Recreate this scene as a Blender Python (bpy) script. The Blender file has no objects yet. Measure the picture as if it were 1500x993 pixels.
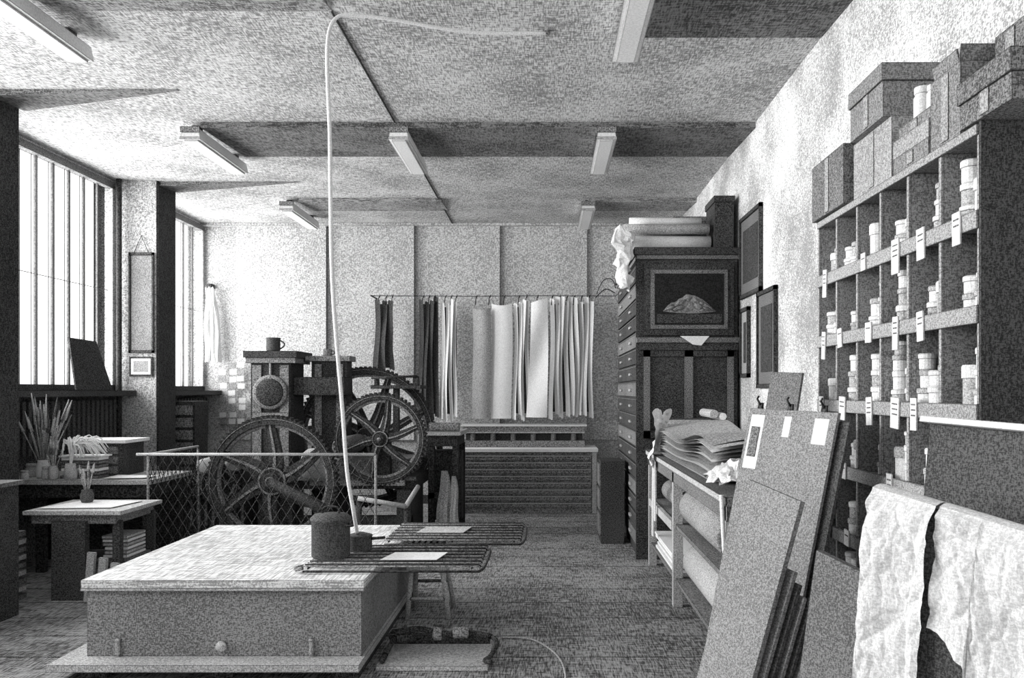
import bpy, math, random, bmesh
from mathutils import Vector, noise, Matrix
random.seed(7)
sc=bpy.context.scene
sc.view_settings.view_transform='Standard'
sc.view_settings.look='None'

# ------------------------------------------------------------ materials
MATS={}
def mat(name, v, c=0.6, scale=90, flat=False, edge=True, er=0.008, st=0.4, big=0.25, fine=1.8, sharp=.16):
    """ink-like stippled / cross-hatched surface: v mean value, c contrast"""
    if name in MATS: return MATS[name]
    c=min(.93,c*1.1)
    m=bpy.data.materials.new(name); m.use_nodes=True
    nt=m.node_tree; N=nt.nodes; L=nt.links
    b=N['Principled BSDF']; b.inputs['Roughness'].default_value=.85
    b.inputs['Specular IOR Level'].default_value=.15
    tc=N.new('ShaderNodeTexCoord')
    outs=[]
    for sv in ([(st,1,1),(1,st,1)] if flat else [(st,st,1),(1,1,st)]):
        mp=N.new('ShaderNodeMapping'); mp.inputs['Scale'].default_value=sv
        L.new(tc.outputs['Object'],mp.inputs['Vector'])
        n=N.new('ShaderNodeTexNoise'); n.inputs['Scale'].default_value=scale*fine
        n.inputs['Detail'].default_value=2; n.inputs['Roughness'].default_value=.7
        L.new(mp.outputs[0],n.inputs['Vector']); outs.append(n.outputs['Fac'])
    a=N.new('ShaderNodeMath'); a.operation='ADD'; L.new(outs[0],a.inputs[0]); L.new(outs[1],a.inputs[1])
    nb=N.new('ShaderNodeTexNoise'); nb.inputs['Scale'].default_value=1.7; nb.inputs['Detail'].default_value=4
    L.new(tc.outputs['Object'],nb.inputs['Vector'])
    mb=N.new('ShaderNodeMath'); mb.operation='MULTIPLY_ADD'; mb.inputs[1].default_value=big
    L.new(nb.outputs['Fac'],mb.inputs[0]); L.new(a.outputs[0],mb.inputs[2])
    mr=N.new('ShaderNodeMapRange'); mr.interpolation_type='SMOOTHSTEP'
    cen=1.0+big*.5
    mr.inputs['From Min'].default_value=cen-sharp; mr.inputs['From Max'].default_value=cen+sharp
    mr.inputs['To Min'].default_value=v*(1-c); mr.inputs['To Max'].default_value=min(.97,v*(1+c))
    L.new(mb.outputs[0],mr.inputs['Value'])
    cur=mr.outputs[0]
    if edge:
        bv=N.new('ShaderNodeBevel'); bv.samples=4; bv.inputs['Radius'].default_value=er
        ge=N.new('ShaderNodeNewGeometry')
        d=N.new('ShaderNodeVectorMath'); d.operation='DOT_PRODUCT'
        L.new(bv.outputs[0],d.inputs[0]); L.new(ge.outputs['Normal'],d.inputs[1])
        r2=N.new('ShaderNodeMapRange'); r2.inputs['From Min'].default_value=.86; r2.inputs['From Max'].default_value=.99
        r2.inputs['To Min'].default_value=.12; r2.inputs['To Max'].default_value=1
        L.new(d.outputs['Value'],r2.inputs['Value'])
        mu=N.new('ShaderNodeMath'); mu.operation='MULTIPLY'
        L.new(cur,mu.inputs[0]); L.new(r2.outputs[0],mu.inputs[1]); cur=mu.outputs[0]
    cc=N.new('ShaderNodeCombineColor')
    for i in range(3): L.new(cur,cc.inputs[i])
    L.new(cc.outputs[0],b.inputs['Base Color'])
    MATS[name]=m; return m

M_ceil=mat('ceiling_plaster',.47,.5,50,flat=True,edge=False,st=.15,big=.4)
M_shadow=mat('ceiling_shadow_dark',.15,.6,50,flat=True,edge=False,st=.15,big=.5)  # dark tone painted as cast shadow beside lamps and pillars
M_shadowl=mat('ceiling_shadow_grey',.27,.6,50,flat=True,edge=False,st=.15,big=.4)  # weaker painted shadow tone for the fainter lamp bands
M_floor=mat('floor_boards',.23,.70,62,flat=True,edge=False,st=.09,big=.4)
M_wall=mat('wall_plaster',.50,.40,60,edge=False)
M_wallr=mat('wall_plaster_rough',.58,.44,75,edge=False,big=.8)
M_panel=mat('wall_panel',.54,.40,50,er=.012)
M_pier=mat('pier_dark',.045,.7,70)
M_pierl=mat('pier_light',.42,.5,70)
M_low=mat('wall_low',.14,.7,60,edge=False)
M_white=mat('white_paper',.84,.10,90,er=.005)
M_whited=mat('white_cloth',.84,.12,100,edge=False)
M_drape=mat('creased_sheet',.74,.16,110,edge=False)
M_lt=mat('light_wood',.46,.4,110)
M_md=mat('mid_wood',.18,.6,110)
M_chest=mat('chest_paint',.24,.5,90)
M_mf=mat('mid_wood_far',.24,.6,60)
M_dk=mat('dark_wood',.062,.7,100)
M_df=mat('dark_wood_far',.045,.7,60)
M_iron=mat('cast_iron',.062,.7,80,er=.012)
M_ironl=mat('worn_iron',.24,.6,80)
M_blk=mat('black_void',.02,.5,80,edge=False)
M_board=mat('grey_board',.26,.4,120,er=.004)
M_boardm=mat('mid_board',.17,.45,120,er=.004)
M_boardd=mat('dark_board',.09,.5,120,er=.004)
M_box=mat('cardboard',.24,.45,110)
M_boxl=mat('cardboard_light',.36,.4,110)
M_shelf=mat('shelf_wood',.28,.45,110,er=.006)
M_shelfd=mat('shelf_wood_dark',.065,.55,110,er=.006)
M_jar=mat('jar_white',.80,.15,140,er=.004)
M_jarg=mat('jar_grey',.46,.35,140,er=.004)
M_table=mat('stone_top',.60,.4,50,flat=True,st=.06)
M_tin=mat('pot_metal',.09,.5,110)
M_lamp=mat('lamp_enamel',.82,.10,80,er=.012)
M_cloth=mat('grey_cloth',.34,.5,100,edge=False)
M_dcloth=mat('dark_cloth',.05,.6,90,edge=False)
M_slat=mat('slat_grey',.16,.3,60,edge=False)

def emis(name,s):
    m=bpy.data.materials.new(name); m.use_nodes=True
    b=m.node_tree.nodes['Principled BSDF']; b.inputs['Base Color'].default_value=(.9,.9,.9,1)
    b.inputs['Emission Color'].default_value=(1,1,1,1); b.inputs['Emission Strength'].default_value=s
    return m
M_glass=emis('frosted_daylight_glass',1.0)

# ------------------------------------------------------------ builder
class B:
    def __init__(s,name): s.name=name; s.v=[]; s.f=[]; s.mi=[]; s.ms=[]; s.sm=[]
    def _m(s,m):
        if m not in s.ms: s.ms.append(m)
        return s.ms.index(m)
    def add(s,vs,fs,m,smooth=False):
        o=len(s.v); k=s._m(m); s.v+= [tuple(p) for p in vs]
        for f in fs: s.f.append([i+o for i in f]); s.mi.append(k); s.sm.append(smooth)
        return s
    def box(s,x0,x1,y0,y1,z0,z1,m,rz=0,rx=0,ry=0):
        x0,x1=sorted((x0,x1)); y0,y1=sorted((y0,y1)); z0,z1=sorted((z0,z1))
        vs=[Vector(p) for p in [(x0,y0,z0),(x1,y0,z0),(x1,y1,z0),(x0,y1,z0),(x0,y0,z1),(x1,y0,z1),(x1,y1,z1),(x0,y1,z1)]]
        if rz or rx or ry:
            c=Vector(((x0+x1)/2,(y0+y1)/2,(z0+z1)/2))
            R=Matrix.Rotation(rz,3,'Z')@Matrix.Rotation(ry,3,'Y')@Matrix.Rotation(rx,3,'X')
            vs=[c+R@(p-c) for p in vs]
        return s.add(vs,[(0,3,2,1),(4,5,6,7),(0,1,5,4),(1,2,6,5),(2,3,7,6),(3,0,4,7)],m)
    def slab(s,tl,tr,br,bl,t,m):
        tl,tr,br,bl=map(Vector,(tl,tr,br,bl))
        n=(tr-tl).cross(bl-tl).normalized()*t
        vs=[tl,tr,br,bl,tl+n,tr+n,br+n,bl+n]
        return s.add(vs,[(0,3,2,1),(4,5,6,7),(0,1,5,4),(1,2,6,5),(2,3,7,6),(3,0,4,7)],m)
    def lathe(s,c,prof,m,seg=16,axis='z',smooth=True):
        vs=[];fs=[]
        for (r,h) in prof:
            for i in range(seg):
                a=2*math.pi*i/seg
                p=(r*math.cos(a),r*math.sin(a),h)
                if axis=='y': p=(p[0],p[2],p[1])
                if axis=='x': p=(p[2],p[0],p[1])
                vs.append((c[0]+p[0],c[1]+p[1],c[2]+p[2]))
        n=len(prof)
        for j in range(n-1):
            for i in range(seg):
                k=(i+1)%seg
                fs.append((j*seg+i,j*seg+k,(j+1)*seg+k,(j+1)*seg+i))
        fs.append(tuple(range(seg))[::-1]); fs.append(tuple((n-1)*seg+i for i in range(seg)))
        return s.add(vs,fs,m,smooth)
    def cyl(s,c,r,h,m,seg=16,axis='z'):
        e=min(r*.08,h*.1)
        return s.lathe(c,[(r-e,0),(r,e*.5),(r,h-e*.5),(r-e,h)],m,seg,axis,False)
    def tube(s,pts,r,m,seg=6,r1=None):
        pts=[Vector(p) for p in pts]; vs=[];fs=[]
        up=Vector((0,0,1)); n=len(pts)
        t0=(pts[1]-pts[0]).normalized()
        if abs(t0.dot(up))>.9: up=Vector((1,0,0))
        u=t0.cross(up).normalized()
        for i,p in enumerate(pts):
            t=(pts[min(i+1,n-1)]-pts[max(i-1,0)]).normalized()
            u=(u-t*u.dot(t)).normalized(); w=t.cross(u)
            rr=r if r1 is None else r+(r1-r)*i/(n-1)
            for k in range(seg):
                a=2*math.pi*k/seg; vs.append(p+(u*math.cos(a)+w*math.sin(a))*rr)
        for i in range(n-1):
            for k in range(seg):
                j=(k+1)%seg; fs.append((i*seg+k,i*seg+j,(i+1)*seg+j,(i+1)*seg+k))
        fs.append(tuple(range(seg))[::-1]); fs.append(tuple((n-1)*seg+k for k in range(seg)))
        return s.add(vs,fs,m,seg>4)
    def grid(s,fn,nu,nv,m,smooth=True):
        vs=[fn(i/nu,j/nv) for j in range(nv+1) for i in range(nu+1)]
        fs=[(j*(nu+1)+i,j*(nu+1)+i+1,(j+1)*(nu+1)+i+1,(j+1)*(nu+1)+i) for j in range(nv) for i in range(nu)]
        return s.add(vs,fs,m,smooth)
    def ring(s,c,ro,ri,w,m,n=64,teeth=0,td=.02):
        N=teeth*4 if teeth else n; vs=[];fs=[]
        for i in range(N):
            a=2*math.pi*i/N; R=ro+(td if teeth and i%4 in(0,1) else 0)
            for (rr,yy) in((R,-w/2),(ri,-w/2),(ri,w/2),(R,w/2)):
                vs.append((c[0]+rr*math.cos(a),c[1]+yy,c[2]+rr*math.sin(a)))
        for i in range(N):
            j=(i+1)%N
            for k in range(4):
                l=(k+1)%4; fs.append((i*4+k,i*4+l,j*4+l,j*4+k))
        return s.add(vs,fs,m)
    def gear(s,c,r,w,m,sp=6,teeth=64,rot=.2,rim=.07,hub=.12):
        s.ring(c,r,r-rim,w,m,teeth=teeth,td=.022)
        s.ring((c[0],c[1]-w*.5,c[2]),r-.012,r-.022,.012,M_ironl,n=72)
        s.ring(c,r-rim+.002,r-rim-.03,w*.45,M_ironl,n=72)
        s.lathe((c[0],c[1]-w*.75,c[2]),[(hub*.5,0),(hub*.6,.01),(hub*.6,w*.3),(hub,w*.35),(hub,w*1.2),(hub*.6,w*1.25),(hub*.6,w*1.6)],m,20,'y',False)
        s.lathe((c[0],c[1]-w*.75-.03,c[2]),[(hub*.22,0),(hub*.25,.01),(hub*.25,.04)],M_ironl,10,'y')
        s.ring((c[0],c[1]-w*.42,c[2]),hub*.95,hub*.8,.012,M_ironl,n=28)
        for i in range(sp):
            a=rot+2*math.pi*i/sp
            def pt(rr,side,yy,wd,a=a):
                aa=a+.22*math.sin((rr-hub)/(r-hub)*math.pi*.5)
                d=Vector((math.cos(aa),0,math.sin(aa))); q=Vector((-math.sin(aa),0,math.cos(aa)))
                return Vector(c)+d*rr+q*side*wd+Vector((0,yy,0))
            n=6
            for (wf,yf,mm) in ((1,.25,m),(.22,.42,M_ironl)):
                vs=[];fs=[]
                for k in range(n+1):
                    t=k/n; rr=hub*.8+(r-rim*.8-hub*.8)*t; wd=(hub*.55+(hub*.28-hub*.55)*t)*wf
                    for (sd,ys) in((-1,-1),(1,-1),(1,1),(-1,1)): vs.append(pt(rr,sd,ys*w*yf*(1 if mm is m else (1 if ys<0 else 0)),wd))
                for k in range(n):
                    for e in range(4):
                        g=(e+1)%4; fs.append((k*4+e,k*4+g,k*4+4+g,k*4+4+e))
                s.add(vs,fs,mm)
        return s
    def done(s):
        me=bpy.data.meshes.new(s.name)
        xs=[p[0] for p in s.v]; ys=[p[1] for p in s.v]; zs=[p[2] for p in s.v]
        o=Vector(((min(xs)+max(xs))/2,(min(ys)+max(ys))/2,min(zs)))
        me.from_pydata([tuple(Vector(p)-o) for p in s.v],[],s.f)
        for m in s.ms: me.materials.append(m)
        for i,p in enumerate(me.polygons): p.material_index=s.mi[i]; p.use_smooth=s.sm[i]
        me.validate(); me.update()
        bm=bmesh.new(); bm.from_mesh(me); bmesh.ops.recalc_face_normals(bm,faces=bm.faces); bm.to_mesh(me); bm.free()
        ob=bpy.data.objects.new(s.name,me); ob.location=o; sc.collection.objects.link(ob); return ob
def smooth(pts,n=6):
    P=[Vector(p) for p in pts]; out=[]
    for i in range(len(P)-1):
        p0=P[max(i-1,0)];p1=P[i];p2=P[i+1];p3=P[min(i+2,len(P)-1)]
        for k in range(n):
            t=k/n; out.append(.5*((2*p1)+(-p0+p2)*t+(2*p0-5*p1+4*p2-p3)*t*t+(-p0+3*p1-3*p2+p3)*t**3))
    out.append(P[-1]); return out

XL,XR,YB,ZC=-4.88,1.83,12.1,3.96
# ------------------------------------------------------------ room shell
fl=B('floor'); fl.box(XL-.3,XR+.2,-3,YB+.2,-.1,0,M_floor)
for i in range(1,34):
    fl.box(XL,XR,-2.8+i*.44,-2.794+i*.44,0,.0015,M_dk)
fl.done()
B('ceiling').box(XL-.3,XR+.2,-3,YB+.2,ZC,ZC+.15,M_ceil).done()
B('wall_back').box(XL-.3,XR+.2,YB,YB+.2,0,ZC,M_wall).done()
B('wall_right').box(XR,XR+.2,-3,YB,0,ZC,M_wallr).done()
wl=B('wall_left'); wl.box(XL-.32,XL,-3,YB,0,1.6,M_low)
wl.box(XL-.32,XL,-3,YB,3.93,ZC,M_wall)
wl.box(XL-.32,XL,-3,-2,1.6,3.93,M_wall)
wl.done()
# thin dark wedges: lamp and pillar shadows on the ceiling, put into colour and shape
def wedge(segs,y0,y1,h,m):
    b=B('lamp_shadow_band')
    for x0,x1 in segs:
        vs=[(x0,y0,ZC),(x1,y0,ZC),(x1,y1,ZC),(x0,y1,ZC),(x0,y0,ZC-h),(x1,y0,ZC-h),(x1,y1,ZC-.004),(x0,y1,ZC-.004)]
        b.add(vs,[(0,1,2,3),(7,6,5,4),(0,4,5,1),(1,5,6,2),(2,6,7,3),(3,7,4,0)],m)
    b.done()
wedge([(-3.05,XR)],7.5,8.6,.05,M_shadow)
wedge([(.55,XR)],4.3,5.7,.05,M_shadow)
wedge([(-3.05,-1.3),(.5,XR)],10.46,11.2,.05,M_shadowl)
wedge([(-3.05,-1.34)],4.95,5.3,.05,M_shadowl)
def pillar_shadow(y0,y1,x1):  # the pillar's ceiling shadow, built as a dark strip tapering out
    b=B('pillar_shadow_strip'); x0=-4.38; h=.05; e=.12
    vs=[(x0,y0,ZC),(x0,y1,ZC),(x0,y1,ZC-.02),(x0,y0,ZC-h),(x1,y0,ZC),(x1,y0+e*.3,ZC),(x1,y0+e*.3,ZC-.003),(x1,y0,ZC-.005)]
    b.add(vs,[(0,1,2,3),(7,6,5,4),(0,4,5,1),(1,5,6,2),(2,6,7,3),(3,7,4,0)],M_shadow); b.done()
pillar_shadow(6.68,7.15,-2.9); pillar_shadow(9.63,10.1,-2.8)
for y0,y1 in ((.1,.6),(3.5,3.95),(6.62,7.07),(9.6,10.05)):
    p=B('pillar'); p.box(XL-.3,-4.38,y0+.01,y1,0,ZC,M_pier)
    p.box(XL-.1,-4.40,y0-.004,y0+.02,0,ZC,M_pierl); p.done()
for k,(y0,y1) in enumerate(((10.05,12.1),(7.07,9.6),(3.95,6.62),(.6,3.5))):
    w=B('window_%d'%(k+1))
    w.box(XL-.24,XL-.22,y0,y1,1.6,3.93,M_glass)
    w.box(XL-.05,XL+.02,y0,y1,1.6,1.66,M_dk); w.box(XL-.05,XL+.02,y0,y1,3.86,3.93,M_md)
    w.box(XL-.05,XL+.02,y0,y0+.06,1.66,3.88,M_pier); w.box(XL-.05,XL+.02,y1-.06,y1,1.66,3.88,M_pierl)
    n=int((y1-y0)/.26)
    for i in range(1,n):
        y=y0+(y1-y0)*i/n
        w.box(XL-.05,XL-.03,y-.010,y+.010,1.66,3.88,M_slat)
        w.box(XL-.05,XL-.045,y+.045,y+.052,1.66,3.88,M_dk)
        w.box(XL-.05,XL-.045,y-.052,y-.047,1.66,3.88,M_dk)
    w.box(XL-.05,XL-.045,y0,y1,2.72,2.726,M_md)
    w.box(XL,XL+.26,y0,y1,1.54,1.6,M_dk)
    w.done()
    r=B('radiator')
    for i in range(int((y1-y0-.3)/.09)):
        y=y0+.15+i*.09; r.box(XL+.04,XL+.16,y,y+.055,1.0,1.5,M_dk)
    r.box(XL+.002,XL+.12,y0+.15,y1-.15,1.05,1.1,M_dk); r.box(XL+.002,XL+.12,y0+.15,y1-.15,1.4,1.45,M_dk)
    r.done()
xs=[-4.42,-3.12,-1.88,-.67,.56,1.8]
for i in range(5):
    B('wall_panel').slab((xs[i],YB-.012,ZC-.02),(xs[i+1],YB-.07,ZC-.02),(xs[i+1],YB-.07,.9),(xs[i],YB-.012,.9),.008,M_panel).done()
B('trim_1').box(XL,XR,YB-.1,YB-.0,3.92,ZC,M_panel).done()
B('baseboard_back').box(XL,XR,YB-.03,YB,0,.12,M_dk).done()
B('baseboard_right').box(XR-.03,XR,-2,YB,0,.12,M_dk).done()

# ------------------------------------------------------------ ceiling lamps
def flamp(x,y):
    l=B('fluorescent_lamp'); zt=ZC-.051
    a=.07;b=.09; h=.10; ya,yb=y,y+1.2
    l.box(x-.03,x+.03,y+.1,y+.2,zt,ZC-.001,M_dk); l.box(x-.03,x+.03,y+1.0,y+1.1,zt,ZC-.001,M_dk)
    vs=[(x-a,ya,zt),(x+a,ya,zt),(x+b,ya,zt-h),(x-b,ya,zt-h),(x-a,yb,zt),(x+a,yb,zt),(x+b,yb,zt-h),(x-b,yb,zt-h)]
    l.add(vs,[(0,1,2,3),(7,6,5,4),(0,4,5,1),(1,5,6,2),(2,6,7,3),(3,7,4,0)],M_lamp)
    l.box(x-.085,x+.085,y-.012,y,zt-.04,zt+.01,M_ironl); l.box(x-b,x+b,y-.006,y,zt-h,zt-h+.02,M_lt)
    l.box(x-.06,x+.06,y+.02,y+1.18,zt-h-.012,zt-h,M_lamp)
    l.done()
for x,y in ((.52,4.54),(.52,7.5),(.5,10.46),(-3.14,4.54),(-3.14,7.5),(-3.2,10.46),(-1.31,7.5)): flamp(x,y)
c=B('ceiling_conduit'); c.tube([(-1.34,5.3,ZC-.008),(-1.34,7.48,ZC-.008)],.008,M_dk); c.tube([(-1.34,8.72,ZC-.008),(-1.34,12.0,ZC-.008)],.008,M_dk); c.done()
cb=B('hanging_cable')
pts=[(0,5.6,ZC-.015),(-.5,5.5,ZC-.05),(-1.0,5.35,ZC-.03),(-1.2,5.3,ZC-.03),(-1.3,5.28,ZC-.05),(-1.35,5.27,ZC-.15),(-1.36,5.27,3.6),(-1.345,5.27,3.2),(-1.34,5.27,2.8),(-1.33,5.27,2.3),(-1.30,5.26,1.9),(-1.27,5.28,1.5),(-1.25,5.32,1.1),(-1.22,5.36,.85),(-1.2,5.38,.70)]
cb.tube(smooth(pts),.012,M_jar,8); cb.lathe((0,5.6,ZC-.025),[(.015,0),(.02,.025)],M_md,10); cb.done()

# ------------------------------------------------------------ foreground chest
t=B('stone_chest')
t.box(-2.60,-1.05,4.82,6.72,.10,.49,M_chest)
t.box(-2.62,-1.03,4.79,6.76,.49,.535,M_table)
t.box(-2.62,-1.03,4.785,4.80,.475,.49,M_lt)
t.lathe((-1.83,4.77,.165),[(.012,0),(.03,.008),(.03,.02),(.018,.025),(.018,.05)],M_lt,14,'y')
for x in (-2.42,-1.33): t.cyl((x,4.805,.11),.013,.08,M_lt,8); t.lathe((x,4.805,.19),[(.016,0),(.016,.01)],M_lt,8)
t.done()
B('pallet_board').box(-2.74,-1.03,4.66,6.8,.06,.10,M_lt).box(-2.6,-2.45,4.75,6.7,0,.06,M_dk).box(-1.2,-1.05,4.75,6.7,0,.06,M_dk).box(-1.9,-1.75,4.75,6.7,0,.06,M_dk).done()
f=B('floor_papers'); f.box(-2.6,-2.3,4.5,4.62,0,.012,M_white,rz=.1); f.box(-2.5,-2.15,4.46,4.6,.012,.02,M_white,rz=-.06); f.done()
p=B('cooking_pot'); c0=(-1.32,5.2,.587)
p.lathe(c0,[(.105,0),(.115,.01),(.115,.22),(.122,.225),(.122,.24),(.115,.245),(.10,.26),(.03,.27)],M_tin,28)
p.tube(smooth([(-1.37,5.2,.85),(-1.365,5.2,.885),(-1.32,5.2,.895),(-1.275,5.2,.885),(-1.27,5.2,.85)],4),.007,M_iron)
p.tube(smooth([(-1.23,5.12,.79),(-1.18,5.1,.79),(-1.17,5.13,.79),(-1.205,5.18,.79)],4),.007,M_iron)
p.done()
p=B('saucepan'); c0=(-1.19,5.42,.587)
p.lathe(c0,[(.07,0),(.075,.01),(.075,.09),(.08,.095),(.07,.10),(.02,.115)],M_tin,20)
p.tube([(-1.12,5.42,.66),(-1.03,5.40,.67)],.01,M_iron); p.done()
def rack(x0,x1,y0,y1,z,n):
    r=B('drying_rack')
    for i in range(n):
        y=y0+(y1-y0)*i/(n-1); r.tube([(x0,y,z),(x1,y,z),(x1+.01,y,z-.012)],.005,M_iron if i%2 else M_ironl,6)
    for x in (x0+.03,(x0+x1)/2,x1-.04): r.tube([(x,y0,z-.012),(x,y1,z-.012)],.006,M_iron,6)
    for y in (y0,y1): r.tube([(x0,y,z-.03),(x1,y,z-.03)],.007,M_iron,6)
    r.tube(smooth([(x1,y0,z-.03),(x1+.03,y0+.1,z-.02),(x1+.03,y1-.1,z-.02),(x1,y1,z-.03)],4),.008,M_iron,6)
    return r
r=rack(-1.42,-.40,4.95,5.62,.58,14); r.tube(smooth([(-1.42,4.95,.57),(-1.46,4.96,.56),(-1.47,5.0,.56),(-1.45,5.05,.56)],4),.012,M_ironl,6); r.done()
rack(-1.12,-.19,5.85,6.6,.575,14).done()
B('paper_sheet').slab((-.95,5.32,.59),(-.62,5.32,.59),(-.66,5.08,.59),(-1.0,5.08,.59),-.003,M_white).done()
B('paper_sheet').slab((-.90,6.35,.585),(-.56,6.35,.585),(-.6,6.08,.585),(-.94,6.08,.585),-.003,M_lt).done()
s=B('wooden_stool')
s.box(-.99,-.71,5.98,6.28,.33,.37,M_lt)
for x,dx in((-.96,-.02),(-.74,.05)):
    for y,dy in((6.01,-.05),(6.25,.05)): s.tube([(x,y,.33),(x+dx,y+dy,0)],.019,M_lt,6)
s.tube([(-.97,5.98,.14),(-.71,5.98,.14)],.013,M_lt); s.tube([(-.97,6.28,.2),(-.72,6.28,.2)],.013,M_md); s.done()
s=B('roller_block')
for i in range(6): s.box(-.98+i*.042,-.955+i*.042,6.0,6.26,.371,.53,M_dk)
s.box(-.98,-.74,6.03,6.23,.38,.42,M_iron); s.done()
b=B('ink_slab'); b.box(-.98,-.34,4.86,5.29,0.002,.03,M_lt); b.box(-.98,-.36,5.30,5.36,.002,.08,M_dk); b.done()
b=B('leather_roller')
b.tube(smooth([(-.92,5.2,.12),(-.78,5.16,.16),(-.62,5.12,.14),(-.5,5.12,.15),(-.34,5.14,.12)],4),.018,M_iron,8)
b.lathe((-.66,5.13,.14),[(.02,-.03),(.04,-.02),(.04,.02),(.02,.03)],M_ironl,12,'x')
b.lathe((-.52,5.12,.15),[(.02,-.05),(.035,-.04),(.035,.04),(.02,.05)],M_ironl,12,'x')
b.lathe((-.88,5.22,.10),[(.015,-.09),(.04,-.07),(.05,0),(.035,.06),(.015,.07)],M_iron,12,'x')
b.tube(smooth([(-.34,5.14,.12),(-.3,5.08,.1),(-.33,4.96,.06),(-.36,4.9,.05),(-.32,4.87,.05)],4),.014,M_iron,8)
b.tube([(-.95,4.98,.05),(-.93,5.2,.1)],.016,M_iron,8); b.tube([(-.95,4.90,.047),(-.95,5.0,.05)],.016,M_iron,8)
b.done()
B('floor_hose').tube(smooth([(-.30,5.5,.01),(-.1,5.45,.01),(.05,5.15,.01),(.1,4.8,.01),(.08,4.5,.01)],6),.006,M_lt,6).done()

# ------------------------------------------------------------ left area
tb=B('work_table'); tb.box(-4.0,-3.25,6.5,7.2,.65,.68,M_lt)
tb.box(-3.95,-3.3,6.53,7.15,.58,.65,M_md)
tb.box(-3.78,-3.52,6.5,6.56,0,.6,M_dk); tb.box(-3.34,-3.28,6.55,6.6,0,.6,M_dk); tb.box(-3.95,-3.9,7.1,7.15,0,.6,M_dk); tb.box(-3.34,-3.28,7.1,7.15,0,.6,M_dk)
tb.box(-3.9,-3.3,6.7,7.1,.25,.28,M_md); tb.done()
s=B('paper_stack')
for i in range(6): s.box(-3.5+random.uniform(-.02,.02),-3.32,6.75+random.uniform(-.02,.02),7.05,.281+i*.03,.302+i*.03,M_lt if i%2 else M_white)
s.done()
s=B('leaning_boards')
for i in range(4): s.box(-3.48+i*.09,-3.42+i*.09,6.42,6.45,.005,.38-.04*i,M_lt,ry=.08)
s.done()
s=B('paper_stack')
for i in range(9): s.box(-4.3+random.uniform(-.03,.03),-4.03,6.3,6.6,.0+i*.06,.04+i*.06,M_lt if i%2 else M_md)
s.done()
d=B('drawer_cabinet'); d.box(-4.3,-3.78,5.55,6.1,0,.93,M_dk); d.box(-4.33,-3.75,5.5,6.13,.93,.96,M_md)
for i in range(4): d.box(-4.25,-3.82,5.535,5.55,.06+i*.22,.24+i*.22,M_dk)
d.done()
c=B('storage_counter'); c.box(-4.87,-3.45,7.42,8.3,.78,.82,M_lt); c.box(-4.87,-3.5,7.46,8.28,.66,.78,M_df)
for x in(-4.5,-3.56): 
    for y in (7.5,8.2): c.box(x,x+.07,y,y+.07,0,.66,M_df)
c.box(-4.8,-3.5,8.1,8.25,.0,.66,M_df); c.done()
c=B('small_chest'); c.box(-4.34,-3.88,7.8,8.2,.82,1.12,M_dk); c.box(-4.40,-3.83,7.75,8.22,1.12,1.15,M_white)
for i in range(3): c.box(-4.3,-3.92,7.79,7.8,.84+i*.09,.91+i*.09,M_md)
c.done()
s=B('paper_stack')
for i in range(6): s.box(-4.30+random.uniform(-.02,.02),-3.98,7.56,7.74,.8205+i*.032,.846+i*.032,M_white if i%3==2 else M_md)
s.box(-4.32,-3.95,7.54,7.745,1.01,1.025,M_white); s.done()
B('paper_sheet').slab((-3.9,7.75,.83),(-3.5,7.7,.83),(-3.55,7.5,.83),(-3.88,7.46,.83),-.006,M_white).done()
B('paper_sheet').slab((-3.85,7.1,.686),(-3.35,7.05,.686),(-3.4,6.65,.686),(-3.95,6.6,.686),-.004,M_white).done()
def jar(b,c,r,h,m=None,capm=None):
    m=m or M_jar; capm=capm or m
    b.lathe(c,[(r*.9,0),(r,h*.04),(r,h*.66),(r*.8,h*.74),(r*.8,h*.78)],m,14)
    b.lathe((c[0],c[1],c[2]+h*.78),[(r*.9,0),(r*.93,h*.02),(r*.93,h*.2),(r*.85,h*.22)],capm,14)
def brushes(x,y,z,n,h,spread,r=.055,jh=.13,m=None):
    b=B('brush_jar'); b.lathe((x,y,z),[(r*.8,0),(r,.02),(r*1.05,jh*.6),(r*.8,jh*.9),(r*.85,jh)],m or M_jar,16)
    for i in range(n):
        a=random.uniform(0,6.28); q=random.uniform(.1,1)*spread; L=h*random.uniform(.6,1)
        dx=math.cos(a)*q; dy=math.sin(a)*q*.5
        p0=Vector((x+dx*.1,y+dy*.1,z+jh*.6)); p1=Vector((x+dx,y+dy,z+L)); 
        b.tube([p0,p0.lerp(p1,.75)],.005,M_lt,5)
        k=random.random()
        b.tube([p0.lerp(p1,.70),p0.lerp(p1,.80),p0.lerp(p1,.92),p1],.009+.006*k,M_md if k<.4 else M_jarg,6,r1=.003)
    b.done()
brushes(-4.5,7.62,.821,44,.76,.27,.06,.16)
brushes(-4.33,7.48,.821,14,.36,.10,.04,.12,M_jarg)
brushes(-3.75,6.95,.691,9,.34,.1,.05,.10,M_tin)
fd=B('feather_duster'); fd.lathe((-4.18,7.48,.821),[(.05,0),(.055,.05),(.04,.14)],M_jarg,14)
for i in range(70):
    a=random.uniform(0,6.28); q=random.uniform(0,.12)
    P0=Vector((-4.18,7.48,.93)); P1=P0+Vector((.02+.3*q*math.cos(a),.3*q*math.sin(a),.18)); P2=P1+Vector((q*math.cos(a)+.07,.6*q*math.sin(a),.10*random.random())); P3=P2+Vector((.05*math.cos(a)+.05,.03*math.sin(a),-.10))
    fd.tube(smooth([P0,P1,P2,P3],3),.008,M_whited,4,r1=.003)
fd.done()
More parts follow.
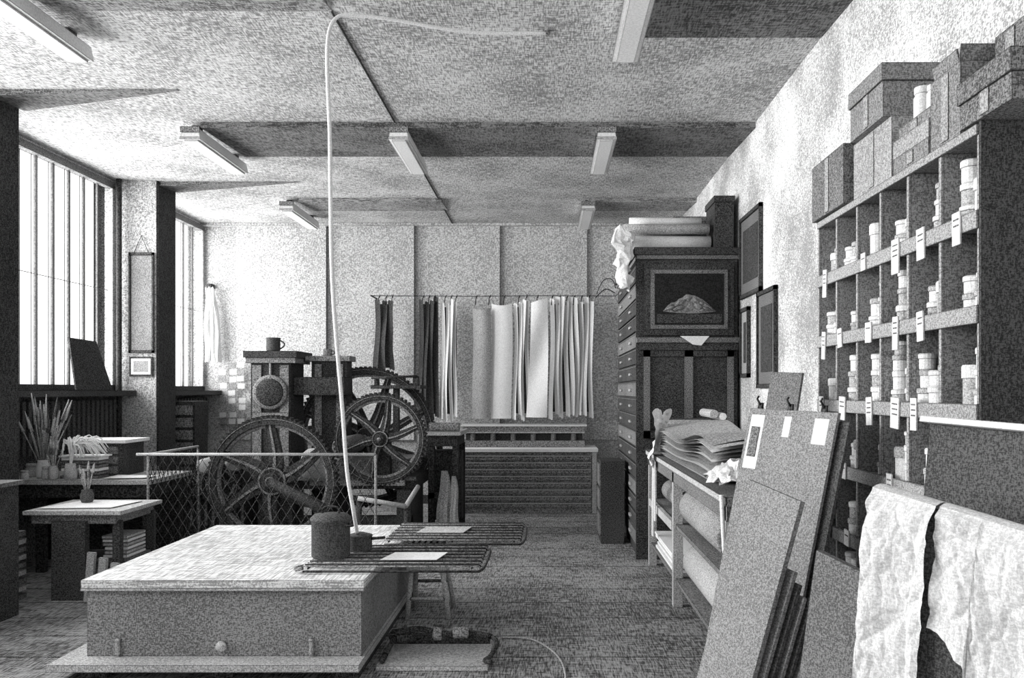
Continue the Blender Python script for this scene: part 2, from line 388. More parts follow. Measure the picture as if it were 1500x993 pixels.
for x,y,r,h in((-4.75,7.55,.05,.14),(-4.66,7.7,.045,.12),(-4.42,7.52,.035,.11),(-4.58,7.47,.035,.08),(-4.68,7.46,.03,.1)):
    b=B('ink_jar'); jar(b,(x,y,.821),r,h,M_jarg); b.done()
B('leaning_board').slab((-4.68,8.35,2.12),(-4.60,8.70,2.10),(-4.56,8.95,1.605),(-4.68,8.48,1.605),.02,M_dk).done()
d=B('drawer_unit'); d.box(-4.62,-4.3,10.4,10.8,0,1.47,M_df)
for i in range(9): d.box(-4.6,-4.32,10.385,10.4,.1+i*.15,.22+i*.15,M_mf)
d.done()
f=B('picture_frame'); y=9.59
for (a,b_,c_,d_) in((-4.70,-4.68,2.02,3.15),(-4.44,-4.42,2.02,3.15),(-4.70,-4.42,2.02,2.05),(-4.70,-4.42,3.12,3.15)): f.box(a,b_,y-.02,y,c_,d_,M_iron)
f.box(-4.68,-4.44,y-.008,y-.002,2.05,3.12,M_box)
f.tube([(-4.64,y-.01,3.15),(-4.56,y-.01,3.34),(-4.48,y-.01,3.15)],.005,M_iron,4); f.done()
f=B('picture_frame'); f.box(-4.69,-4.43,y-.02,y-.002,1.76,1.98,M_dk); f.box(-4.67,-4.45,y-.024,y-.02,1.78,1.96,M_white); f.box(-4.64,-4.48,y-.026,y-.024,1.81,1.93,M_boxl); f.done()
f=B('wall_pipe'); f.tube([(-4.78,9.52,0),(-4.78,9.52,ZC)],.03,M_pier,8); f.done()
n=B('wall_notes')
for i in range(3):
    for j in range(9):
        if random.random()<.2: continue
        x=-4.62+i*.13+random.uniform(-.015,.015); z=1.12+j*.1+random.uniform(-.01,.01)
        n.box(x,x+.10,YB-.09,YB-.085,z,z+.078,M_white if (i+j)%3 else M_boxl,ry=random.uniform(-.08,.08))
n.done()
def hang(name,x0,x1,y,z0,z1,folds,amp,m,ragged=.01):
    b=B(name); ph=random.random()*6
    def fn(u,v):
        k=u*folds*2*math.pi+ph
        a=amp*(.5+.5*v)*(1+.4*math.sin(u*17+ph))
        yy=y+a*math.sin(k+.5*math.sin(k*.37+v*2))
        xx=x0+(x1-x0)*u*(.55+.45*min(1,v*1.6))+.25*a*math.cos(k)+.01*math.sin(v*9+u*30)
        return (xx,yy,z1+(z0-z1)*v+ragged*math.sin(u*40+ph)*(1 if v in(0,1) else 0))
    b.grid(fn,max(10,int(folds*10)),12,m); b.done()
hang('hanging_apron',-4.80,-4.60,YB-.12,2.0,3.05,2.5,.04,M_whited)
h=B('wall_hook'); h.box(-4.78,-4.72,YB-.12,YB,3.04,3.1,M_iron); h.done()

# ------------------------------------------------------------ fence
f=B('wire_mesh_guard'); X0,X1,Y,Z0,Z1=-3.44,-1.48,7.35,.12,1.05
def clipline(x0,x1,z0,z1,sgn,off):
    sl=1.6
    def at(z): return off+sgn*(z-z0)/sl
    lo=max(x0,min(at(z0),at(z1))); hi=min(x1,max(at(z0),at(z1)))
    if hi-lo<.005: return None
    return (lo,z0+sgn*(lo-off)*sl),(hi,z0+sgn*(hi-off)*sl)
stp=.085
for sgn in (1,-1):
    for i in range(-15,45):
        r=clipline(X0,X1,Z0,Z1,sgn,X0+i*stp)
        if r: f.tube([(r[0][0],Y+.003*sgn,r[0][1]),(r[1][0],Y+.003*sgn,r[1][1])],.0035,M_ironl,3)
for sgn in (1,-1):
    for i in range(-8,18):
        r=clipline(7.35,8.4,Z0,Z1,sgn,7.35+i*stp)
        if r: f.tube([(X0+.003*sgn,r[0][0],r[0][1]),(X0+.003*sgn,r[1][0],r[1][1])],.0035,M_iron,3)
f.tube([(X0-.1,Y,Z1),(X1,Y,Z1)],.013,M_jarg,8); f.tube([(X0,Y,Z0),(X1,Y,Z0)],.01,M_ironl,8)
f.tube([(X0,Y,Z1),(X0,8.4,Z1)],.012,M_jarg,8); f.tube([(X0,8.4,0),(X0,8.4,Z1)],.012,M_ironl,8)
for x in (X0,X1): f.tube([(x,Y,0),(x,Y,Z1)],.012,M_ironl,8)
f.done()

# ------------------------------------------------------------ press
P=B('printing_press')
P.box(-3.24,-2.80,9.32,9.8,0,1.9,M_iron); P.box(-3.28,-2.74,9.27,9.85,1.9,1.96,M_ironl); P.box(-3.30,-2.72,9.25,9.87,1.96,2.03,M_iron)
P.box(-3.22,-3.12,9.30,9.33,.6,1.88,M_ironl); P.box(-2.92,-2.82,9.30,9.33,.6,1.88,M_ironl); P.box(-3.22,-2.82,9.29,9.33,1.30,1.36,M_ironl)
P.lathe((-3.02,9.27,1.58),[(.17,0),(.19,.01),(.19,.04)],M_ironl,28,'y')
P.lathe((-3.02,9.26,1.58),[(.13,0),(.15,.01),(.15,.02)],M_iron,28,'y')
P.box(-3.03,-3.01,9.28,9.31,1.75,1.9,M_lt)
P.box(-2.66,-2.26,9.62,9.86,0,1.93,M_iron); P.box(-2.72,-2.22,9.58,9.88,1.93,1.99,M_ironl)
P.box(-2.62,-2.54,9.6,9.63,1.0,1.9,M_ironl); P.box(-2.38,-2.30,9.6,9.63,1.0,1.9,M_ironl)
P.box(-3.2,-2.24,9.4,9.8,1.55,1.75,M_iron)
P.box(-3.3,-1.4,9.1,10.0,.55,.68,M_iron); P.box(-3.25,-3.1,9.05,9.95,0,.55,M_iron); P.box(-1.6,-1.45,9.05,9.95,0,.55,M_iron)
P.box(-3.3,-1.4,9.08,9.1,.64,.68,M_ironl)
P.box(-3.25,-1.45,9.1,9.2,.12,.26,M_iron); P.box(-2.5,-1.5,8.96,9.0,.6,.66,M_ironl)
P.box(-2.45,-1.5,9.2,9.9,.68,.86,M_ironl)
P.cyl((-2.2,9.1,1.0),.10,.8,M_ironl,20,'y')
P.lathe((-2.42,8.95,.66),[(.09,0),(.15,.05),(.17,.16),(.15,.28),(.09,.33)],M_lt,20)
P.gear((-2.77,8.62,.69),.64,.12,M_iron,6,84,.35,.075,.15)
P.cyl((-2.77,8.5,.69),.05,.9,M_ironl,12,'y')
P.gear((-1.76,9.0,1.09),.47,.10,M_iron,6,64,.1,.055,.09)
P.cyl((-1.76,8.95,1.09),.035,1.0,M_ironl,12,'y')
P.gear((-2.12,9.98,1.06),.80,.10,M_iron,8,96,.2,.07,.12)
P.gear((-3.35,8.75,.64),.20,.09,M_iron,5,28,.1,.04,.07)
P.gear((-3.68,8.8,.63),.13,.09,M_iron,4,20,.1,.03,.06)
P.tube([(-2.77,8.5,.69),(-2.3,8.5,.45),(-2.2,8.5,.35)],.05,M_iron,8)
P.box(-2.95,-2.6,8.7,8.8,0,.7,M_iron)
P.box(-1.85,-1.68,9.1,9.2,.6,1.1,M_iron)
P.box(-3.75,-3.12,8.85,9.2,.12,.58,M_iron); P.box(-3.8,-3.05,8.8,9.25,.0,.12,M_iron)
for i in range(8): P.box(-3.7+i*.075,-3.67+i*.075,8.83,8.85,.2,.5,M_ironl)
P.lathe((-3.5,8.7,.82),[(.05,0),(.09,.02),(.09,.2),(.05,.22)],M_jarg,16,'y')
P.lathe((-3.22,8.7,.84),[(.05,0),(.08,.02),(.08,.2),(.05,.22)],M_jarg,16,'y')
P.box(-3.6,-3.1,8.75,9.2,.58,.66,M_iron); P.box(-3.55,-3.4,8.8,9.1,.66,.82,M_iron); P.box(-3.3,-3.15,8.8,9.1,.66,.82,M_iron)
P.tube([(-1.9,8.55,.52),(-1.42,8.55,.44)],.025,M_jarg,8); P.tube([(-1.9,8.6,.0),(-1.9,8.6,.5)],.03,M_iron,8); P.tube([(-1.42,8.6,.0),(-1.42,8.6,.44)],.03,M_iron,8)
P.tube([(-1.42,8.55,.44),(-1.35,8.9,.60)],.025,M_jarg,8)
P.box(-1.95,-1.4,9.4,9.9,1.62,1.66,M_iron); P.cyl((-1.9,9.5,1.66),.03,.10,M_iron,10); P.tube([(-1.95,9.45,1.74),(-1.45,9.5,1.76)],.015,M_iron); P.box(-1.5,-1.44,9.5,9.6,1.66,1.76,M_iron); P.box(-1.72,-1.66,9.5,9.6,1.1,1.65,M_iron)
P.done()
def mug(name,c,r,h,m):
    b=B(name); b.lathe(c,[(r*.9,0),(r,h*.1),(r,h*.9),(r*1.05,h)],m,16)
    b.tube(smooth([(c[0]+r,c[1],c[2]+h*.8),(c[0]+r*1.6,c[1],c[2]+h*.6),(c[0]+r*1.5,c[1],c[2]+h*.35),(c[0]+r,c[1],c[2]+h*.2)],4),.008,m); b.done()
mug('enamel_mug',(-3.02,9.4,2.031),.075,.15,M_tin)
mug('enamel_mug',(-2.5,9.7,1.991),.05,.08,M_ironl)
T=B('feed_table'); T.box(-1.34,-.96,9.45,10.3,1.10,1.14,M_lt); T.box(-1.33,-1.0,9.48,10.28,.98,1.1,M_df)
for x in (-1.33,-1.06):
    for y in (9.5,10.2): T.box(x,x+.07,y,y+.07,0,.98,M_df)
T.box(-1.33,-1.0,9.5,9.55,.4,.46,M_df); T.box(-1.33,-1.0,9.9,10.25,.1,.9,M_df); T.done()
T=B('bench_roller'); T.cyl((-1.33,9.6,1.191),.05,.34,M_mf,14,'x'); T.done()
def rag(name,x,y,z0,z1,r,m):
    b=B(name)
    def fn(u,v):
        a=u*2*math.pi; rr=r*(.35+.65*v**.6)*(1+.35*math.sin(a*6+v*2)); 
        return (x+rr*math.cos(a)+.01*math.sin(v*7),y+.6*rr*math.sin(a),z1+(z0-z1)*v+.04*math.sin(a*3)*v)
    b.grid(fn,72,10,m); b.done()
rag('cleaning_rag',-1.13,9.36,.045,.72,.07,M_cloth)
rag('cleaning_rag',-1.03,9.37,.045,.66,.05,M_lt)

# ------------------------------------------------------------ hanging sheets on back
YH=11.6
def pleats(name,x0,x1,z0,z1,n,m,amp=.07,y=YH):
    b=B(name)
    for i in range(n):
        xa=x0+(x1-x0)*i/n; xb=xa+(x1-x0)/n*.90; t0=random.uniform(-.04,.04); bt=random.uniform(-.04,.04); tw=random.uniform(-.02,.02)
        def fn(u,v,xa=xa,xb=xb):
            w=math.sin(v*5+i)*.014
            return (xa+(xb-xa)*u+w+tw*v, y-amp*.7*(u**1.3)+.02*math.sin(v*4+i*2), z1+t0+(z0+bt-z1-t0)*v+.01*math.sin(u*6))
        b.grid(fn,4,14,m)
    b.grid(lambda u,v:(x0+.03+(x1-x0-.05)*u,y+.04+.01*math.sin(v*3),z1-.06+(z0-z1+.12)*v),2,2,M_dcloth)
    b.done()
pleats('hanging_cloth',-2.35,-2.09,1.85,2.84,3,M_dcloth)
pleats('hanging_cloth',-1.75,-1.47,1.22,2.84,4,M_dcloth)
pleats('hanging_proofs',-1.45,-1.22,1.22,2.80,4,M_whited)
def sheet(name,x0,x1,z0,z1,y,bow,m):
    b=B(name); b.grid(lambda u,v:(x0+(x1-x0)*u+.01*math.sin(v*5),y-bow*math.sin(u*2.2)*(1-.3*v),z1+(z0-z1)*v-.03*math.sin(u*3.14)*(1-v)),16,12,m); b.done()
sheet('hanging_sheet',-1.02,-.77,1.22,2.72,YH,.10,M_boxl)
sheet('hanging_sheet',-.76,-.48,1.22,2.78,YH-.02,.06,M_whited)
pleats('hanging_proofs',-.46,-.24,1.23,2.80,4,M_whited,.08)
b=B('hanging_sheet'); b.grid(lambda u,v:(-.22+.22*u-.06*v*(1-u)+ .01*math.sin(v*4),YH-.14-.06*u-.03*math.sin(v*6+u*3),2.78-1.54*v+.06*u*(1-v)),10,14,M_whited); b.done()
pleats('hanging_proofs',.03,.62,1.25,2.84,9,M_whited,.09)
w=B('hanging_wire'); w.tube([(-1.06,YH,2.88),(.0,YH,2.89),(.9,YH-.4,2.84),(1.0,10.4,2.97)],.005,M_iron,4)
w.tube([(-2.4,YH,2.89),(-1.06,YH,2.88)],.005,M_iron,4)
for x in (-2.3,-2.2,-2.12,-1.7,-1.62,-1.55,-1.4,-1.32,-1.25,-.98,-.8,-.6,-.4,-.3,-.15,0.05,.15,.25,.35,.45,.55):
    w.tube([(x,YH-.02,2.76),(x+.01,YH-.02,2.86),(x+.03,YH-.02,2.9),(x+.02,YH-.02,2.86)],.006,M_iron,4)
w.tube([(-2.4,YH,2.89),(-2.4,YB-.07,2.89)],.01,M_iron,6)
w.tube(smooth([(.62,10.8,2.82),(.70,10.7,2.98),(.80,10.6,2.98),(.84,10.5,2.86)],4),.007,M_iron,4)
w.tube(smooth([(.60,10.7,2.76),(.72,10.6,2.86),(.83,10.5,2.80)],4),.007,M_iron,4); w.done()

F=B('flat_file_cabinet'); F.box(-1.15,.62,11.12,11.9,.0,.80,M_mf); F.box(-1.19,.66,11.08,11.92,.80,.84,M_white)
for i in range(8):
    z=.08+i*.088; F.box(-1.1,.57,11.10,11.12,z,z+.06,M_mf); F.box(-1.1,.57,11.085,11.12,z+.045,z+.06,M_lt)
F.box(-1.17,-1.11,11.09,11.13,0,.8,M_lt); F.box(.58,.64,11.09,11.13,0,.8,M_lt)
F.done()
F=B('paper_press'); F.box(-1.13,.5,11.42,11.9,.841,.93,M_mf); F.box(-1.13,.5,11.42,11.9,1.03,1.12,M_mf); F.box(-1.1,.47,11.5,11.88,.93,1.03,M_dk)
for i in range(6): F.cyl((-1.0+i*.27,11.46,.93),.035,.10,M_md,10)
F.box(-1.16,.53,11.40,11.9,1.12,1.14,M_white); F.box(-1.13,.5,11.405,11.42,1.03,1.05,M_lt); F.done()

# ------------------------------------------------------------ tall plan chest
C=B('plan_chest'); x0,x1,y0,y1=.87,1.80,8.08,10.35
C.box(x0,x1,y0,y1,0,2.88,M_dk)
C.box(x0-.05,x1+.01,y0-.05,y1+.03,2.88,2.95,M_dk); C.box(x0-.03,x1+.01,y0-.03,y1+.02,2.84,2.88,M_md)
C.box(x0+.04,x1-.04,y0-.03,y0,2.12,2.80,M_dk)
C.box(x0+.10,x1-.10,y0-.045,y0-.03,2.18,2.74,M_md)
C.box(x0+.14,x1-.14,y0-.05,y0-.045,2.22,2.70,M_blk)
C.box(x0-.03,x1,y0-.07,y0,2.05,2.10,M_md); C.box(x0-.0,x1,y0-.05,y0,1.98,2.05,M_dk)
C.box(x0+.04,x0+.10,y0-.03,y0,1.15,1.98,M_md); C.box(x1-.10,x1-.04,y0-.03,y0,1.15,1.98,M_md); C.box((x0+x1)/2-.04,(x0+x1)/2+.04,y0-.03,y0,1.15,1.98,M_md)
C.box(x0+.04,x1-.04,y0-.03,y0,1.15,1.22,M_dk); C.box(x0+.04,x1-.04,y0-.03,y0,1.92,1.98,M_dk)
# the framed picture: a pale crumpled heap in low relief on a dark ground
def relief(u,v):
    x=1.335+(u-.5)*.50; s_=(u-.5)*2
    top=.155*(1-abs(s_)**1.8)*(1+.30*noise.noise(Vector((u*5,1.3,0)))+.14*noise.noise(Vector((u*13,4.3,0))))
    bot=-.02*(1-s_*s_)
    z=2.345+bot+(top-bot)*v
    e=min(1,4*min(v,1-v))*min(1,5*min(u,1-u))
    dd=noise.voronoi(Vector((u*6,v*3,2)))[0]
    return (x,y0-.052-.035*e*min(1,.25+(dd[1]-dd[0])*1.6),z)
C.grid(relief,48,20,M_box,False)
C.box(x0+.16,x1-.16,y0-.053,y0-.050,2.235,2.32,M_dk)
for i in range(17):
    z=.12+i*.158
    C.box(x0-.02,x0,y0+.05,y1-.05,z,z+.135,M_dk if i%3 else M_md); C.box(x0-.024,x0-.02,y0+.05,y1-.05,z+.125,z+.135,M_md)
    for q in (y0+.6,y1-.6): C.box(x0-.04,x0-.02,q-.07,q+.07,z+.05,z+.075,M_lt)
C.box(x0-.03,x0,y0,y0+.05,0,2.85,M_dk)
C.done()
B('paper_scrap').slab((1.24,8.0,2.112),(1.52,8.0,2.112),(1.44,7.985,2.02),(1.36,7.985,2.03),.002,M_white).done()
R=B('paper_rolls')
for (x,y,z,r,L,m) in ((.70,8.3,3.03,.075,.88,M_whited),(.8,8.5,3.04,.08,.78,M_cloth),(.74,8.25,3.16,.05,.82,M_lt),(.74,8.42,3.18,.06,.82,M_boxl),(.80,8.34,3.25,.04,.7,M_whited)): 
    R.lathe((x,y,z),[(r*.5,0),(r,0),(r*1.02,L*.3),(r*.97,L*.6),(r,L),(r*.5,L)],m,16,'x')
R.done()
b=B('storage_box'); b.box(1.60,1.78,8.15,8.6,2.951,3.40,M_dk); b.box(1.59,1.79,8.14,8.62,3.40,3.46,M_dk); b.done()
b=B('storage_box'); b.box(1.30,1.78,8.7,10.2,2.981,3.32,M_mf); b.box(1.28,1.79,8.68,10.2,3.32,3.37,M_mf); b.done()
def crumple(name,fn,nu,nv,m,amp=.03,fr=9,seed=0):
    b=B(name)
    def g(u,v):
        p=Vector(fn(u,v)); n=noise.noise_vector(p*fr+Vector((seed,0,0)))+.6*noise.noise_vector(p*fr*2.3); return p+n*amp
    b.grid(g,nu,nv,m,False); b.done()
crumple('crumpled_wrapping',lambda u,v:(.72+.09*math.cos(u*6.28)*(1-.5*v),8.08+.09*math.sin(u*6.28),3.12-.58*v),20,20,M_drape,.06,8)
b=B('wooden_crate'); b.box(.68,.86,10.39,10.9,0,.72,M_dk); b.box(.70,.84,10.37,10.39,.05,.68,M_mf); b.done()
b=B('wooden_crate'); b.box(.56,.80,8.9,9.4,0,.86,M_dk)
for i in range(3): b.box(.545,.56,8.92,9.38,.08+i*.26,.30+i*.26,M_md)
b.done()

def wallpic(y0,y1,z0,z1,m):
    f=B('picture_frame'); X=XR-.002; t=.035
    f.box(X-.03,X,y0,y1,z1-t,z1,M_iron); f.box(X-.03,X,y0,y1,z0,z0+t,M_iron); f.box(X-.03,X,y0,y0+t,z0,z1,M_iron); f.box(X-.03,X,y1-t,y1,z0,z1,M_iron)
    f.box(X-.015,X,y0+t,y1-t,z0+t,z1-t,m)
    f.box(X-.018,X-.014,y0+t+.08,y1-t-.08,z0+t+.1,z1-t-.1,M_dk)
    f.done()
wallpic(7.24,8.02,2.45,3.2,M_boardm); wallpic(6.77,7.36,1.62,2.44,M_boardm); wallpic(7.68,8.0,1.72,2.36,M_boxl)

# ------------------------------------------------------------ right bench
W=B('work_bench'); W.box(.92,1.48,4.40,7.95,1.00,1.05,M_md); W.box(.93,.97,4.42,7.9,.92,1.0,M_md); W.box(.915,.925,4.4,7.95,1.01,1.045,M_lt)
for y in (4.45,6.3,7.8):
    for x in (.93,1.40): W.box(x,x+.07,y,y+.07,0,1.0,M_lt if x<1 else M_md)
for z in (.58,.18): W.box(.95,1.46,4.5,7.85,z,z+.03,M_md)
W.box(.93,.96,6.4,7.8,.55,.62,M_lt)
W.done()
S=B('paper_pile')
for k in range(12):
    o=random.uniform(-.02,.02); ph=random.random()
    S.grid(lambda u,v,k=k,o=o,ph=ph:(.96+.48*u+o, 5.0+2.3*v+o*3, 1.062+k*.019+.025*(k/11)*math.sin(v*9+.3*ph)+.02*(k/11)*math.sin(u*3+v*6)+.05*(k/11)*(u)),8,30,M_white if k%3==0 else (M_lt if k%3==1 else M_cloth))
S.done()
S=B('paper_rolls'); S.cyl((1.0,7.75,1.30),.05,.48,M_dk,14,'x'); S.cyl((1.0,7.62,1.30),.04,.46,M_lt,14,'x'); S.cyl((1.35,6.9,1.41),.035,.5,M_lt,12,'y'); S.cyl((1.42,6.9,1.39),.03,.5,M_whited,12,'y'); S.box(1.0,1.46,7.55,7.9,1.051,1.24,M_dk); S.done()
crumple('draped_rag',lambda u,v:(.89+.02*math.sin(v*5)+.20*u*(1-v)**1.2,7.15+.35*u*(1-.5*v),1.42-.46*v+.02*math.sin(u*9)),20,20,M_whited,.035,9)
b=B('cloth_strap'); b.box(.90,.912,7.3,7.36,.35,1.0,M_whited,rx=.05); b.box(.90,.912,7.18,7.24,.5,1.0,M_whited,rx=-.05); b.done()
b=B('cloth_strap'); b.tube([(.90,4.42,1.06),(.905,4.38,.8),(.94,4.38,.5)],.012,M_whited,5); b.tube([(.94,4.38,.5),(1.0,4.37,.8),(1.03,4.37,1.05)],.012,M_whited,5); b.done()
crumple('crumpled_paper',lambda u,v:(.91+.27*u,4.47+.5*v,1.11+.10*math.sin(u*3.1)*math.sin(v*3.1)),14,14,M_drape,.045,12)
for (x,y,z,r,L,m) in ((1.1,4.9,.745,.13,1.6,M_cloth),(1.32,5.0,.725,.11,1.5,M_lt),(1.12,4.85,.345,.13,1.4,M_lt),(1.34,5.0,.315,.1,1.4,M_cloth),(1.12,6.6,.705,.09,1.1,M_cloth)):
    b=B('paper_roll')
    for j in range(4): b.lathe((x,y+.01*j,z),[(r*(1-.2*j)-.012,0),(r*(1-.2*j),.004),(r*(1-.2*j),L-.05*j),(r*(1-.2*j)-.01,L-.05*j)],m,20,'y')
    b.done()
s=B('paper_stack')
for i in range(5): s.box(.97+random.uniform(-.015,.02),1.4,6.5,7.6,.211+i*.03,.23+i*.03,M_whited)
s.done()

# ------------------------------------------------------------ pigeonhole shelf
S=B('pigeonhole_shelf'); xs0,xs1=1.50,1.81; ya,yb=2.96,4.71
zs=[2.52,2.215,1.885,1.54,1.21,.88,.55,.22]
S.box(xs1-.01,xs1+.01,ya,yb,.0,2.52,M_shelfd)
for z in zs: S.box(xs0,xs1,ya,yb,z-.02,z,M_shelf)
for z in zs[1:]: S.box(xs0-.012,xs0,ya,yb,z-.05,z+.012,M_boxl)
S.box(xs0-.012,xs0,ya,yb,2.49,2.525,M_boxl)
for i in range(7):
    y=ya+(yb-ya)*i/6; t=.012
    S.box(xs0+.005,xs1,y-t,y+t,0.0,2.5,M_shelf); S.box(xs0-.004,xs0+.005,y-t,y+t,0.0,2.5,M_boxl)
S.box(xs0-.01,xs1+.01,ya-.03,ya-.012,0,2.53,M_shelfd)
S.done()
J=B('ink_tins'); G=B('shelf_labels')
def tin(b,c,r,h,m,lm):
    b.lathe(c,[(r*.95,0),(r,h*.06),(r,h*.66),(r*.97,h*.68)],m,16,smooth=False)
    b.lathe((c[0],c[1],c[2]+h*.68),[(r*1.12,0),(r*1.12,h*.27),(r*1.0,h*.32)],lm,16,smooth=False)
cw=(yb-ya)/6
for ri in range(1,8):
    z=zs[ri]+.0005; H=zs[ri-1]-zs[ri]-.03
    for ci in range(6):
        yc=ya+cw*ci+.014; yw=cw-.028
        for row in (0,1):
            if row==1 and random.random()<.25: continue
            yy=yc+.004+random.uniform(0,.015)
            for k in range(3):
                r=random.uniform(.034,.044)
                yy+=r*1.12
                if yy+r*1.12>yc+yw: break
                xx=xs0+(.052 if row==0 else .17)+random.uniform(0,.012); top=z
                if row==0 and random.random()<.14: yy+=r*1.1; continue
                lv=random.choice((2,2,3,3,4)) if row==1 or random.random()<.75 else 1
                for q in range(lv):
                    h=random.uniform(.055,.085)
                    if q==0 and lv==1: h=random.uniform(.11,.17)
                    if top+h>z+H-.03: break
                    rr=r*(1-.07*q); tin(J,(xx+random.uniform(-.004,.004),yy,top),rr,h,random.choice((M_jar,M_jar,M_jarg)),random.choice((M_jar,M_jar,M_jarg))); top+=h+.0005
                yy+=r*1.12+.002
        if random.random()<.85:
            w=random.uniform(.026,.045); hh=random.uniform(.05,.13); cy=yc+yw*random.uniform(.25,.75)
            a=random.uniform(-.08,.08)
            G.box(xs0-.020,xs0-.014,cy-w,cy+w,z-hh+.01,z+.03,M_white,rx=a)
            for q in range(3):
                if hh>.05+.03*q: G.box(xs0-.0215,xs0-.0202,cy-w*.7,cy+w*.6,z-.012*q-.01*q,z-.012*q-.01*q+.005,M_md,rx=a)
J.done(); G.done()
def carton(x0,x1,y0,y1,z0,z1,m,lid=0,flap=0,rz=0):
    b=B('cardboard_box'); b.box(x0,x1,y0,y1,z0,z1,m,rz=rz)
    if lid: b.box(x0-.008,x1+.008,y0-.008,y1+.008,z1-.07,z1+.006,m,rz=rz)
    if flap:
        b.box(x0,x1,y0,y0+.006,z1,z1+.06,m,rx=.2); b.box(x0,x0+.006,y0+.02,y1-.02,z1,z1+.05,m,ry=-.2)
    b.box(x0-.003,x0,(y0+y1)/2-.03,(y0+y1)/2+.03,z0+.01,z1-.01,M_boxl)
    b.done()
carton(1.47,1.79,4.24,4.74,2.53,2.83,M_md)
carton(1.50,1.79,3.72,4.18,2.53,2.80,M_boxl)
carton(1.47,1.80,3.74,4.14,2.801,3.03,M_box,1)
carton(1.50,1.78,3.36,3.70,2.53,2.60,M_box); carton(1.51,1.79,3.37,3.70,2.601,2.67,M_boxl,1)
carton(1.52,1.79,3.38,3.69,2.677,2.73,M_box)
carton(1.50,1.79,3.10,3.34,2.53,2.80,M_box,0,1)
carton(1.48,1.80,2.72,3.06,2.53,2.69,M_md,1); carton(1.60,1.80,2.85,3.05,2.70,2.86,M_md)
b=B('ink_jar'); jar(b,(1.56,3.55,2.731),.035,.13); jar(b,(1.56,3.44,2.731),.03,.10); b.done()

# ------------------------------------------------------------ leaning boards
def lean(name,tl,bl,tr,br,t,m): return B(name).slab(tl,tr,br,bl,t,m).done()
lean('drawing_board',(.87,3.62,1.22),(.55,3.62,0),(.99,3.28,1.17),(.67,3.28,0),-.02,M_board)
for i in range(5):
    o=.035+.032*i; h=.93-.05*i
    lean('drawing_board',(.87+o-.32*(1-h/1.22),3.62,h),(.55+o,3.62,0),(.93+o+.06-.31*(1-h/1.17),3.28,h-.03),(.67+o,3.28,0),-.014,M_boardd if i%2 else M_board)
lean('drawing_board',(1.0,3.1,1.02),(.86,3.1,0),(1.13,2.8,.965),(.99,2.8,0),-.03,M_boardm)
lean('drawing_board',(1.03,4.28,1.51),(.74,4.28,0),(1.29,3.75,1.50),(1.0,3.75,0),-.015,M_board)
lean('drawing_board',(1.07,4.30,1.47),(.78,4.30,0),(1.33,3.72,1.46),(1.04,3.72,0),-.015,M_boardd)
lean('drawing_board',(1.23,4.65,1.70),(1.13,4.65,1.06),(1.33,4.42,1.69),(1.23,4.42,1.06),-.012,M_boardm)
lean('framed_panel',(1.27,2.80,1.49),(1.14,2.80,0),(1.42,2.42,1.475),(1.29,2.42,0),-.02,M_boardd)
b=B('panel_batten'); b.slab((1.262,2.81,1.51),(1.412,2.41,1.495),(1.408,2.41,1.475),(1.258,2.81,1.491),-.045,M_white); b.done()
lean('drawing_board',(.99,2.52,1.30),(.90,2.52,0),(1.25,2.12,1.22),(1.14,2.12,0),-.02,M_boardd)
def clip(t,w,h):
    TL=Vector((1.03,4.28,1.51)); TR=Vector((1.29,3.75,1.50)); T=TL.lerp(TR,t); d=(TR-TL).normalized(); dn=Vector((-.19,0,-1)).normalized()
    n=Vector((-.87,-.44,.16)).normalized()
    b=B('clipped_tag'); q=T+n*.012
    b.slab(q-d*.014+Vector((0,0,.03)),q+d*.014+Vector((0,0,.03)),q+d*.022+dn*.045,q-d*.022+dn*.045,.01,M_iron)
    b.tube([q+Vector((0,0,.02)),q+n*.02+Vector((0,0,.045)),q+n*.01+Vector((0,0,.06))],.005,M_iron,6)
    q=q+n*.004+dn*.03
    b.slab(q-d*w,q+d*w,q+d*w+dn*h,q-d*w+dn*h,.003,M_white)
    if h>.2:
        q=q-n*-.004; b.slab(q-d*w*.6+dn*.06,q+d*w*.6+dn*.06,q+d*w*.6+dn*(h-.06),q-d*w*.6+dn*(h-.06),.001,M_md)
    b.done()
clip(.12,.05,.27); clip(.48,.025,.10); clip(.85,.045,.12)
def sm(a,b,x):
    t=max(0,min(1,(x-a)/(b-a))); return t*t*(3-2*t)
TA=Vector((.99,2.52,1.315)); TB=Vector((1.25,2.12,1.235)); NN=Vector((-.84,-.54,0))
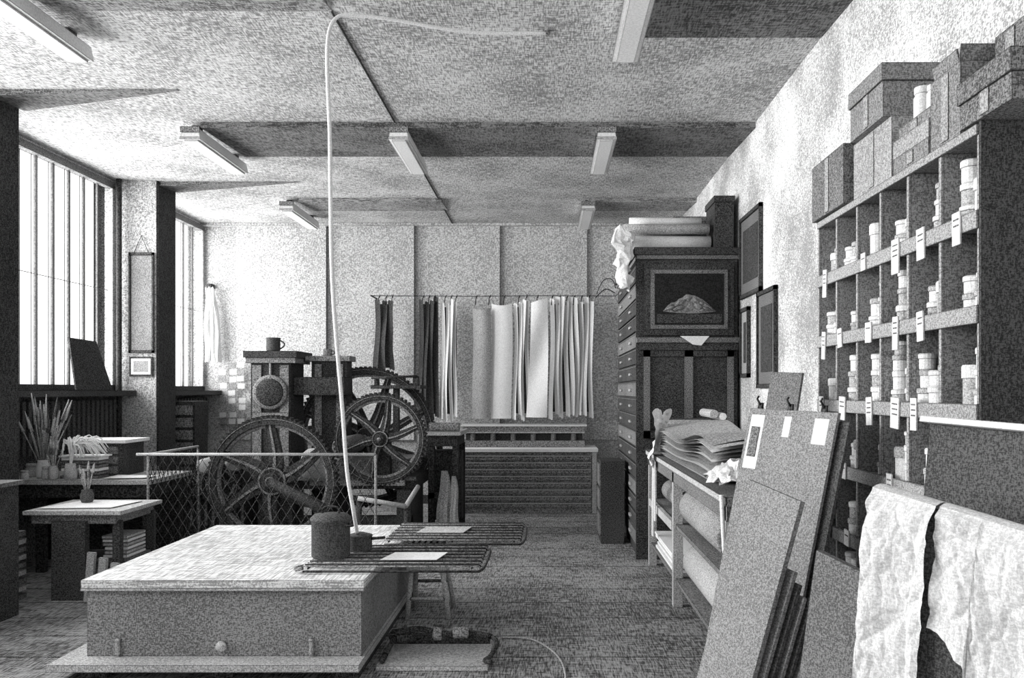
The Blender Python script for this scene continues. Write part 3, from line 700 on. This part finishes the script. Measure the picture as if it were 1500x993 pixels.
def make_drape(ua,ub,Lf,seed,off):
    cl=B('draped_cloth')
    def drape(s_,v):
        u=ua+(ub-ua)*s_
        Lh=Lf(u); top=TA.lerp(TB,u)
        p=top+Vector((-.07*v*Lh,0,-Lh*v))
        fold=.014*math.sin(u*13+v*1.5+seed)*sm(0,.5,v)
        # long straight creases running down and diagonally, sheet otherwise flat
        q3=Vector((u*3.0+v*1.6,v*Lh*5-u*1.8,seed)); dd=noise.voronoi(q3)[0]; cr=min(.35,(dd[1]-dd[0]))*.045
        q4=Vector((u*7-v*2,v*Lh*8+u*2,seed+4)); d2=noise.voronoi(q4)[0]; cr+=min(.25,(d2[1]-d2[0]))*.022
        q5=Vector((u*14,v*Lh*20,seed+9)); d3=noise.voronoi(q5)[0]; cr+=min(.3,(d3[1]-d3[0]))*.007
        return p+NN*(.020+off+.014*sm(0,.08,v)+fold*.8+cr*sm(0,.10,v)*1.1)
    cl.grid(drape,80,120,M_drape,False)
    def over(s_,v):
        a=drape(s_,0); top=TA.lerp(TB,ua+(ub-ua)*s_)
        bk=top+Vector((.84,.54,0))*.04+Vector((0,0,-.10*max(0,(v-.5)*2)))
        t=min(1,v*2); return a.lerp(bk,t)+Vector((0,0,.008*math.sin(t*math.pi)))
    cl.grid(over,80,8,M_drape,True)
    cl.done()
make_drape(-.02,.40,lambda u:.62-.15*sm(.26,.40,u),1.0,0.014)
make_drape(.41,1.06,lambda u:.33+.05*sm(.45,.66,u)+.26*sm(.66,.68,u),5.0,0.002)

# ------------------------------------------------------------ lights
def area(name,loc,sx,sy,power,rot,spread=math.pi):
    l=bpy.data.lights.new(name,'AREA'); l.shape='RECTANGLE'; l.size=sx; l.size_y=sy; l.energy=power; l.spread=spread
    o=bpy.data.objects.new(name,l); o.location=loc; o.rotation_euler=rot; sc.collection.objects.link(o)
for k,(y0,y1) in enumerate(((10.05,12.1),(7.07,9.6),(3.95,6.62),(.6,3.5))):
    area('window_daylight',(XL-.17,(y0+y1)/2,2.76),2.2,y1-y0-.1,[125,170,185,200][k],(0,-math.pi/2,0),math.radians(145))
w=bpy.data.worlds.new('World'); sc.world=w; w.use_nodes=True
w.node_tree.nodes['Background'].inputs[0].default_value=(1,1,1,1); w.node_tree.nodes['Background'].inputs[1].default_value=1.3

cam=bpy.data.cameras.new('Camera'); co=bpy.data.objects.new('Camera',cam); sc.collection.objects.link(co)
co.location=(0,0,1.6); co.rotation_euler=(math.pi/2,0,0); cam.sensor_fit='HORIZONTAL'; cam.sensor_width=36; cam.lens=30
cam.shift_x=-52/1500; cam.shift_y=75.5/1500; cam.clip_start=.05
sc.camera=co
